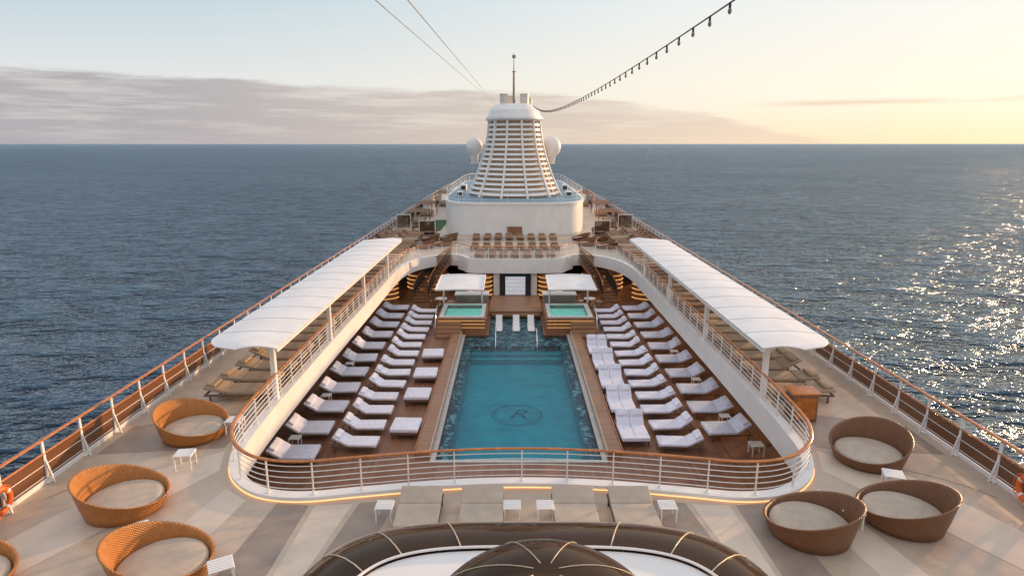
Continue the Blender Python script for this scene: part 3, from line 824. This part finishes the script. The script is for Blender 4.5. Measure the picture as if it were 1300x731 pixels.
lgc = MB().box((0, 0, 0.2), (0.04, 0.04, 0.4)).mesh("leg", WOODF)
for x in (-.2, .2):
    for y in (-.2, .2): ch.append(("leg", lgc, (x, y, 0)))
for sg in (-1, 1):
    for (x, y) in ((5.3, 43.7),):
        place("cafe_table", rt, "round cafe table near the bar", "table", (sg*x, y, -3), 0, "cafe tables")
        for a in (0.3, 2.4, 4.4):
            place("cafe_chair", ch, "wicker cafe chair with tan seat cushion", "chair", (sg*x+0.75*math.cos(a), y+0.75*math.sin(a), -3), a-math.pi/2, "cafe chairs")
for sg in (-1, 1):
    wl = thing("window_wall", "glazed side wall beside the sheltered pool loungers", "window wall")
    obj("glass", MB().box((sg*12.1, 32, -1.65), (0.03, 40, 2.3)).mesh("glass", GLASSW), wl)
    obj("sill", MB().box((sg*12.1, 32, -2.9), (0.2, 40, 0.19)).mesh("sill", WHITE2), wl)
    obj("head", MB().box((sg*12.1, 32, -0.4), (0.2, 40, 0.19)).mesh("head", WHITE2), wl)
    for i in range(14):
        obj("mullion", MB().box((sg*12.1, 12.2+i*3.05, -1.65), (0.14, 0.12, 2.29)).mesh("mullion", WHITE2), wl)
    for y in (20, 31, 42):
        c = thing("support_column", "round white column holding up the upper deck", "column", (sg*10.6, y, -3), group="support columns")
        obj("shaft", MB().cyl((0, 0, 0), (0, 0, 2.69), 0.14, n=16).mesh("shaft", WHITE, smooth='auto'), c)

# ------------------------------------------------------------------ aft block and funnel
def sup(a, b, n, ex, cx=0, cy=0):
    out = []
    for i in range(n):
        t = 2*math.pi*i/n; c, s = math.cos(t), math.sin(t)
        out.append((cx+a*math.copysign(abs(c)**(2/ex), c), cy+b*math.copysign(abs(s)**(2/ex), s)))
    return out
blk = thing("deckhouse", "white curved deckhouse carrying the funnel", "deckhouse")
L0 = sup(7.25, 20, 120, 6, 0, 79.8)
BH = 3.05
obj("wall", MB().rings([p3(L0, 0), p3(L0, BH-.12)]).mesh("wall", WHITE, smooth=True), blk)
obj("roof_lip", MB().plate([[(p[0]*1.01, 79.8+(p[1]-79.8)*1.004) for p in L0]], BH-.2, BH).mesh("roof_lip", WHITE), blk)
obj("roof_deck", MB().plate([[(p[0]*.97, 79.8+(p[1]-79.8)*.98) for p in L0]], None, BH+.006).mesh("roof_deck", BLUED), blk)
obj("door", MB().box((0, 59.76, 0.4), (1.4, 0.1, 0.8)).mesh("door", CLAD), blk)
railing("white railing around the deckhouse roof", [(p[0]*.985, 79.8+(p[1]-79.8)*.99) for p in L0], True, 2.4, (0.3, 0.6), post_me, capw=0.025, z0=BH, H=0.95, thin=0.013, capmat=RAILW)

fz0, fz1 = BH, 10.9
fn = thing("funnel", "tall white tapering ship funnel with louvred grille sides", "funnel")
FY = 70
def fr(z, k=1.0):
    t = (z-fz0)/(fz1-fz0)
    tt = 1-(1-t)**1.7
    a = (5.15+(2.8-5.15)*tt)*k; b = (5.8+(3.3-5.8)*tt)*k
    return sup(a, b, 96, 2.0, 0, FY)
zs = [fz0+(fz1-fz0)*i/14 for i in range(15)]
obj("core", MB().rings([p3(fr(z, 0.88), z) for z in zs]).mesh("core", FCORE, smooth=True), fn)
z = fz0+0.25
def shr(L, q): return [(p[0]*q, FY+(p[1]-FY)*q) for p in L]
while z < fz1-0.3:
    lo = fr(z, 1.0); hi = fr(z+0.22, 0.99)
    b = MB().rings([p3(lo, z), p3(hi, z+0.22), p3(shr(hi, .97), z+0.22), p3(shr(lo, .96), z-0.02), p3(lo, z)])
    obj("louvre", b.mesh("louvre", WHITE, smooth='auto'), fn)
    z += 0.50
for i in range(96):
    if i % 8 != 4: continue
    pth = []
    for zz_ in zs:
        p = fr(zz_, 1.015)[i]; pth.append((p[0], p[1], zz_))
    b = MB()
    d = Vector((pth[0][0], pth[0][1]-FY, 0)).normalized(); sd = Vector((-d.y, d.x, 0))
    rg = []
    for p in pth:
        P = Vector(p); wd = 0.09
        rg.append([P+sd*wd+d*0.07, P-sd*wd+d*0.07, P-sd*wd-d*0.3, P+sd*wd-d*0.3])
    b.rings(rg, cap0=True, cap1=True)
    obj("fin", b.mesh("fin", WHITE), fn)
def tier(z0, z1, a0, a1, nm, mat=WHITE, q=1.2):
    obj(nm, MB().rings([p3(sup(a0, a0*q, 64, 2.0, 0, FY), z0), p3(sup(a1, a1*q, 64, 2.0, 0, FY), z1)], cap0=True, cap1=True).mesh(nm, mat, smooth='auto'), fn)
tier(10.8, 11.0, 2.85, 3.1, "cap_ring"); tier(11.0, 11.25, 3.1, 3.05, "cap_ring")
tier(11.26, 11.9, 2.85, 2.65, "cap_drum"); tier(11.9, 12.3, 2.65, 2.3, "cap_shoulder"); tier(12.3, 12.55, 2.3, 1.9, "cap_shoulder")
for (x, y, rr, hh) in ((-1.1, 69, 0.42, 13.5), (1.05, 69, 0.45, 13.5), (-0.4, 70.5, 0.4, 13.4), (1.7, 70.6, 0.22, 13.2)):
    obj("exhaust_pipe", MB().cyl((x, y, 12.4), (x, y, hh), rr, n=20).cyl((x, y, hh), (x, y, hh+0.06), rr*1.12, n=20).mesh("exhaust_pipe", PIPE, smooth='auto'), fn)
mst = thing("signal_mast", "slim signal mast standing on the funnel top", "mast", (-0.05, 69.3, 12.5))
obj("pole", MB().cyl((0, 0, 0), (0, 0, 3.4), 0.15, 0.1, n=12).cyl((0, 0, 3.4), (0, 0, 5.2), 0.06, 0.03, n=8).mesh("pole", GREYW, smooth='auto'), mst)
obj("crossarm", MB().box((0, 0, 3.3), (0.5, 0.06, 0.06)).box((0, 0, 4.8), (0.35, 0.2, 0.3)).mesh("crossarm", GREYW), mst)

for sx_, rr in ((-4.45, 0.92), (4.15, 1.05)):
    rd = thing("satellite_dome", "white radome mounted on a bracket beside the funnel", "satellite dome", (sx_, 72, 8.15), group="satellite domes")
    rg = []
    for i in range(1, 17):
        t = math.pi*i/17
        rg.append([(rr*math.sin(t)*math.cos(a), rr*math.sin(t)*math.sin(a), -rr*1.12*math.cos(t)) for a in [2*math.pi*j/28 for j in range(28)]])
    obj("dome", MB().rings(rg, cap0=True, cap1=True).mesh("dome", WHITE, smooth=True), rd)
    obj("pedestal", MB().cyl((0, 0, -1.7), (0, 0, -0.85), 0.35, 0.5, n=20).mesh("pedestal", WHITE2, smooth='auto'), rd)
    sgn = 1 if sx_ > 0 else -1
    obj("bracket", MB().box((-sgn*0.7, 0, -1.78), (2.2, 0.9, 0.14)).mesh("bracket", WHITE2, 0.02, 1), rd)
for sg in (-1, 1):
    for (x, y, sx, sy, sz) in ((5.8, 68, 0.7, 1.4, 0.5), (6.0, 76, 0.7, 1.6, 0.7)):
        v = thing("ventilation_box", "white ventilation housing on the deckhouse roof", "vent", (sg*x, y, BH+.006), group="ventilation housings")
        obj("housing", MB().box((0, 0, sz/2), (sx, sy, sz)).mesh("housing", WHITE2, 0.04, 2), v)
        obj("grille", MB().box((0, -sy/2-0.01, sz/2), (sx*.7, 0.03, sz*.6)).mesh("grille", DARKM), v)

for sg in (-1, 1):
    for (x, y, sx, sy, sz) in ((10.4, 69, 1.8, 3.6, 1.35), (10.6, 77, 1.8, 5.0, 1.5), (9.6, 90, 2.2, 7, 1.8)):
        s = thing("deck_pavilion", "small open teak pavilion with slatted roof on the aft side deck", "pavilion", (sg*x, y, 0), group="aft deck pavilions")
        for px in (-sx/2, sx/2):
            for py in (-sy/2, sy/2):
                obj("post", MB().box((px, py, sz/2), (0.10, 0.10, sz)).mesh("post", CLAD), s)
        b = MB(); kk = int(sy/0.3)
        for i in range(kk): b.box((0, -sy/2+0.15+i*0.3, sz+0.04), (sx+0.2, 0.10, 0.04))
        b.box((-sx/2, 0, sz), (0.08, sy+0.3, 0.08)).box((sx/2, 0, sz), (0.08, sy+0.3, 0.08))
        obj("slatted_roof", b.mesh("slatted_roof", CLAD), s)
        obj("screen_panel", MB().box((sg*sx/2*0.97, 0, sz*0.45), (0.04, sy-0.2, sz*0.75)).mesh("screen_panel", GLASSC), s)
        obj("bench", MB().box((0, 0.2, 0.3), (sx*0.7, sy*0.6, 0.35)).mesh("bench", CUSH, 0.04, 2), s)
    for (x0, x1, y) in ((7.5, 9.0, 59.2), (10.6, 12.0, 64.2)):
        s = thing("glass_windbreak", "framed glass windbreak across the side deck", "windbreak", group="windbreaks")
        obj("glass", MB().box((sg*(x0+x1)/2, y, 0.75), (x1-x0, 0.03, 1.3)).mesh("glass", GLASSC), s)
        obj("frame", MB().box((sg*(x0+x1)/2, y, 1.45), (x1-x0+.1, 0.06, 0.06)).box((sg*x0, y, 0.71), (0.06, 0.06, 1.42)).box((sg*x1, y, 0.71), (0.06, 0.06, 1.42)).mesh("frame", WHITE2), s)
structure("putting_green", MB().plate([[(-9.2, 62.5), (-7.4, 62.5), (-7.4, 72), (-9.2, 72)]], None, 0.006).mesh("putting_green", TURF), "small artificial turf putting green", "putting green")

# ------------------------------------------------------------------ glass skylight
sk = thing("glass_skylight", "low amber glass skylight with thin pale ribs and a central dome", "skylight")
cyk = 6.1; A, B, EX = 4.0, 3.95, 3.7
def ringk(da, db, z, n=96): return p3(sup(A-da, B-db, n, EX, 0.1, cyk), z)
prof = []
for i in range(11):
    t = i/10*math.pi/2
    prof.append(((1-math.cos(t))*1.35, (1-math.cos(t))*1.85, 1.2+1.50*math.sin(t)))
flat2 = lambda L: [(p[0], p[1]) for p in L]
obj("base_wall", MB().plate([flat2(ringk(-0.05, -0.05, 0)), flat2(ringk(0.1, 0.1, 0))], 0.0, 1.2).mesh("base_wall", WHITE), sk)
obj("curved_glass", MB().rings([ringk(*q) for q in prof]).mesh("curved_glass", GLASSB, smooth=True), sk)
for i in range(96):
    if i % 6 != 3: continue
    pt = [Vector(ringk(*q)[i])+Vector((0, 0, 0.008)) for q in prof]
    obj("rib", MB().sweep(pt, 0.010, 0.010, 6).mesh("rib", GOLDM, smooth=True), sk)
q = prof[5]; obj("glazing_bar", MB().sweep(ringk(q[0]-.004, q[1]-.004, q[2]+0.008), 0.008, 0.008, 6, True).mesh("glazing_bar", GOLDM, smooth=True), sk)
q = prof[-1]; obj("glazing_bar", MB().sweep(ringk(q[0], q[1], q[2]+0.02), 0.022, 0.022, 6, True).mesh("glazing_bar", WHITE, smooth=True), sk)
obj("inner_roof", MB().plate([flat2(ringk(1.37, 1.87, 0))], 2.60, 2.67).mesh("inner_roof", WHITE), sk)
rg = []
DR = 1.55
for i in range(0, 16):
    t = i/16*math.pi/2
    rg.append([(0.12+DR*math.cos(t)*math.cos(a), 5.95+DR*math.cos(t)*math.sin(a), 2.78+1.22*math.sin(t)) for a in [2*math.pi*j/64 for j in range(64)]])
obj("dome_floor", MB().plate([[(0.12+(DR-.08)*math.cos(2*math.pi*j/64), 5.95+(DR-.08)*math.sin(2*math.pi*j/64)) for j in range(64)]], 2.68, 2.71).mesh("dome_floor", CLAD), sk)
obj("dome_glass", MB().rings(rg, cap1=True).mesh("dome_glass", GLASSB, smooth=True), sk)
obj("dome_ring", MB().sweep([(p[0], p[1], 2.74) for p in rg[0]], 0.05, 0.09, 6, True).mesh("dome_ring", WHITE, smooth=True), sk)
for j in range(0, 64, 8):
    pt = [(Vector(r_[j+4])+Vector((0, 0, 0.006))) for r_ in rg]
    obj("dome_rib", MB().sweep(pt, 0.006, 0.006, 6).mesh("dome_rib", GOLDM, smooth=True), sk)
obj("interior_floor", MB().plate([flat2(ringk(0.15, 0.15, 0))], None, 0.5).mesh("interior_floor", TEAKL), sk)
for i in range(-3, 4):
    obj("inner_beam", MB().box((0.1+i*0.95, 8.3, 1.0), (0.08, 2.6, 0.08)).mesh("inner_beam", WHITE2), sk)

# ------------------------------------------------------------------ cables
sl = thing("string_lights", "festoon cable of small bulbs strung from the funnel", "string lights")
P0 = Vector((1.95, 68.2, 12.4)); P1 = Vector((2.02, 5.0, 9.95)); Sg = 0.85
def cat(t):
    p = P0.lerp(P1, t); p.z -= 4*Sg*t*(1-t); return p
obj("cable", MB().sweep([cat(i/80) for i in range(81)], 0.010, 0.010, 6).mesh("cable", DARKM), sl)
bulb = MB().cyl((0, 0, -0.05), (0, 0, 0), 0.015, n=8).mesh("lamp_holder", DARKM)
bs = []
for i in range(0, 8):
    t = math.pi*i/7
    r_ = max(0.002, 0.022*math.sin(t)); bs.append([(r_*math.cos(a), r_*math.sin(a), -0.08+0.034*math.cos(t)) for a in [2*math.pi*j/10 for j in range(10)]])
bg_ = MB().rings(bs, cap0=True, cap1=True).mesh("bulb", BULB, smooth=True)
Ltot = (P1-P0).length; nb = int(Ltot/0.68)
for i in range(1, nb):
    h_ = obj("lamp_holder", bulb, sl, cat(i/nb)); obj("bulb", bg_, h_)
for x, s_ in ((-0.225, 0.207), (-0.170, 0.207)):
    c = thing("stay_wire", "thin steel stay wire running to the funnel top", "cable", group="stay wires")
    a = Vector((-1.9, 68.0, 12.4)); b = Vector((-0.25+x*6, 5.2, 8.5+s_*6.4))
    obj("wire", MB().sweep([a.lerp(b, i/10) for i in range(11)], 0.006, 0.006, 6).mesh("wire", GREYW), c)

# ------------------------------------------------------------------ camera
cam = bpy.data.cameras.new("camera"); co = bpy.data.objects.new("camera", cam); COL.objects.link(co)
co.location = (-0.25, 0, 8.5); cam.lens = 22.15; cam.sensor_width = 36
co.rotation_euler = (R(90-12.9), 0, 0)
cam.clip_end = 200000; cam.clip_start = 0.1
S.camera = co
S.view_settings.view_transform = 'Standard'; S.view_settings.look = 'None'; S.view_settings.exposure = 0
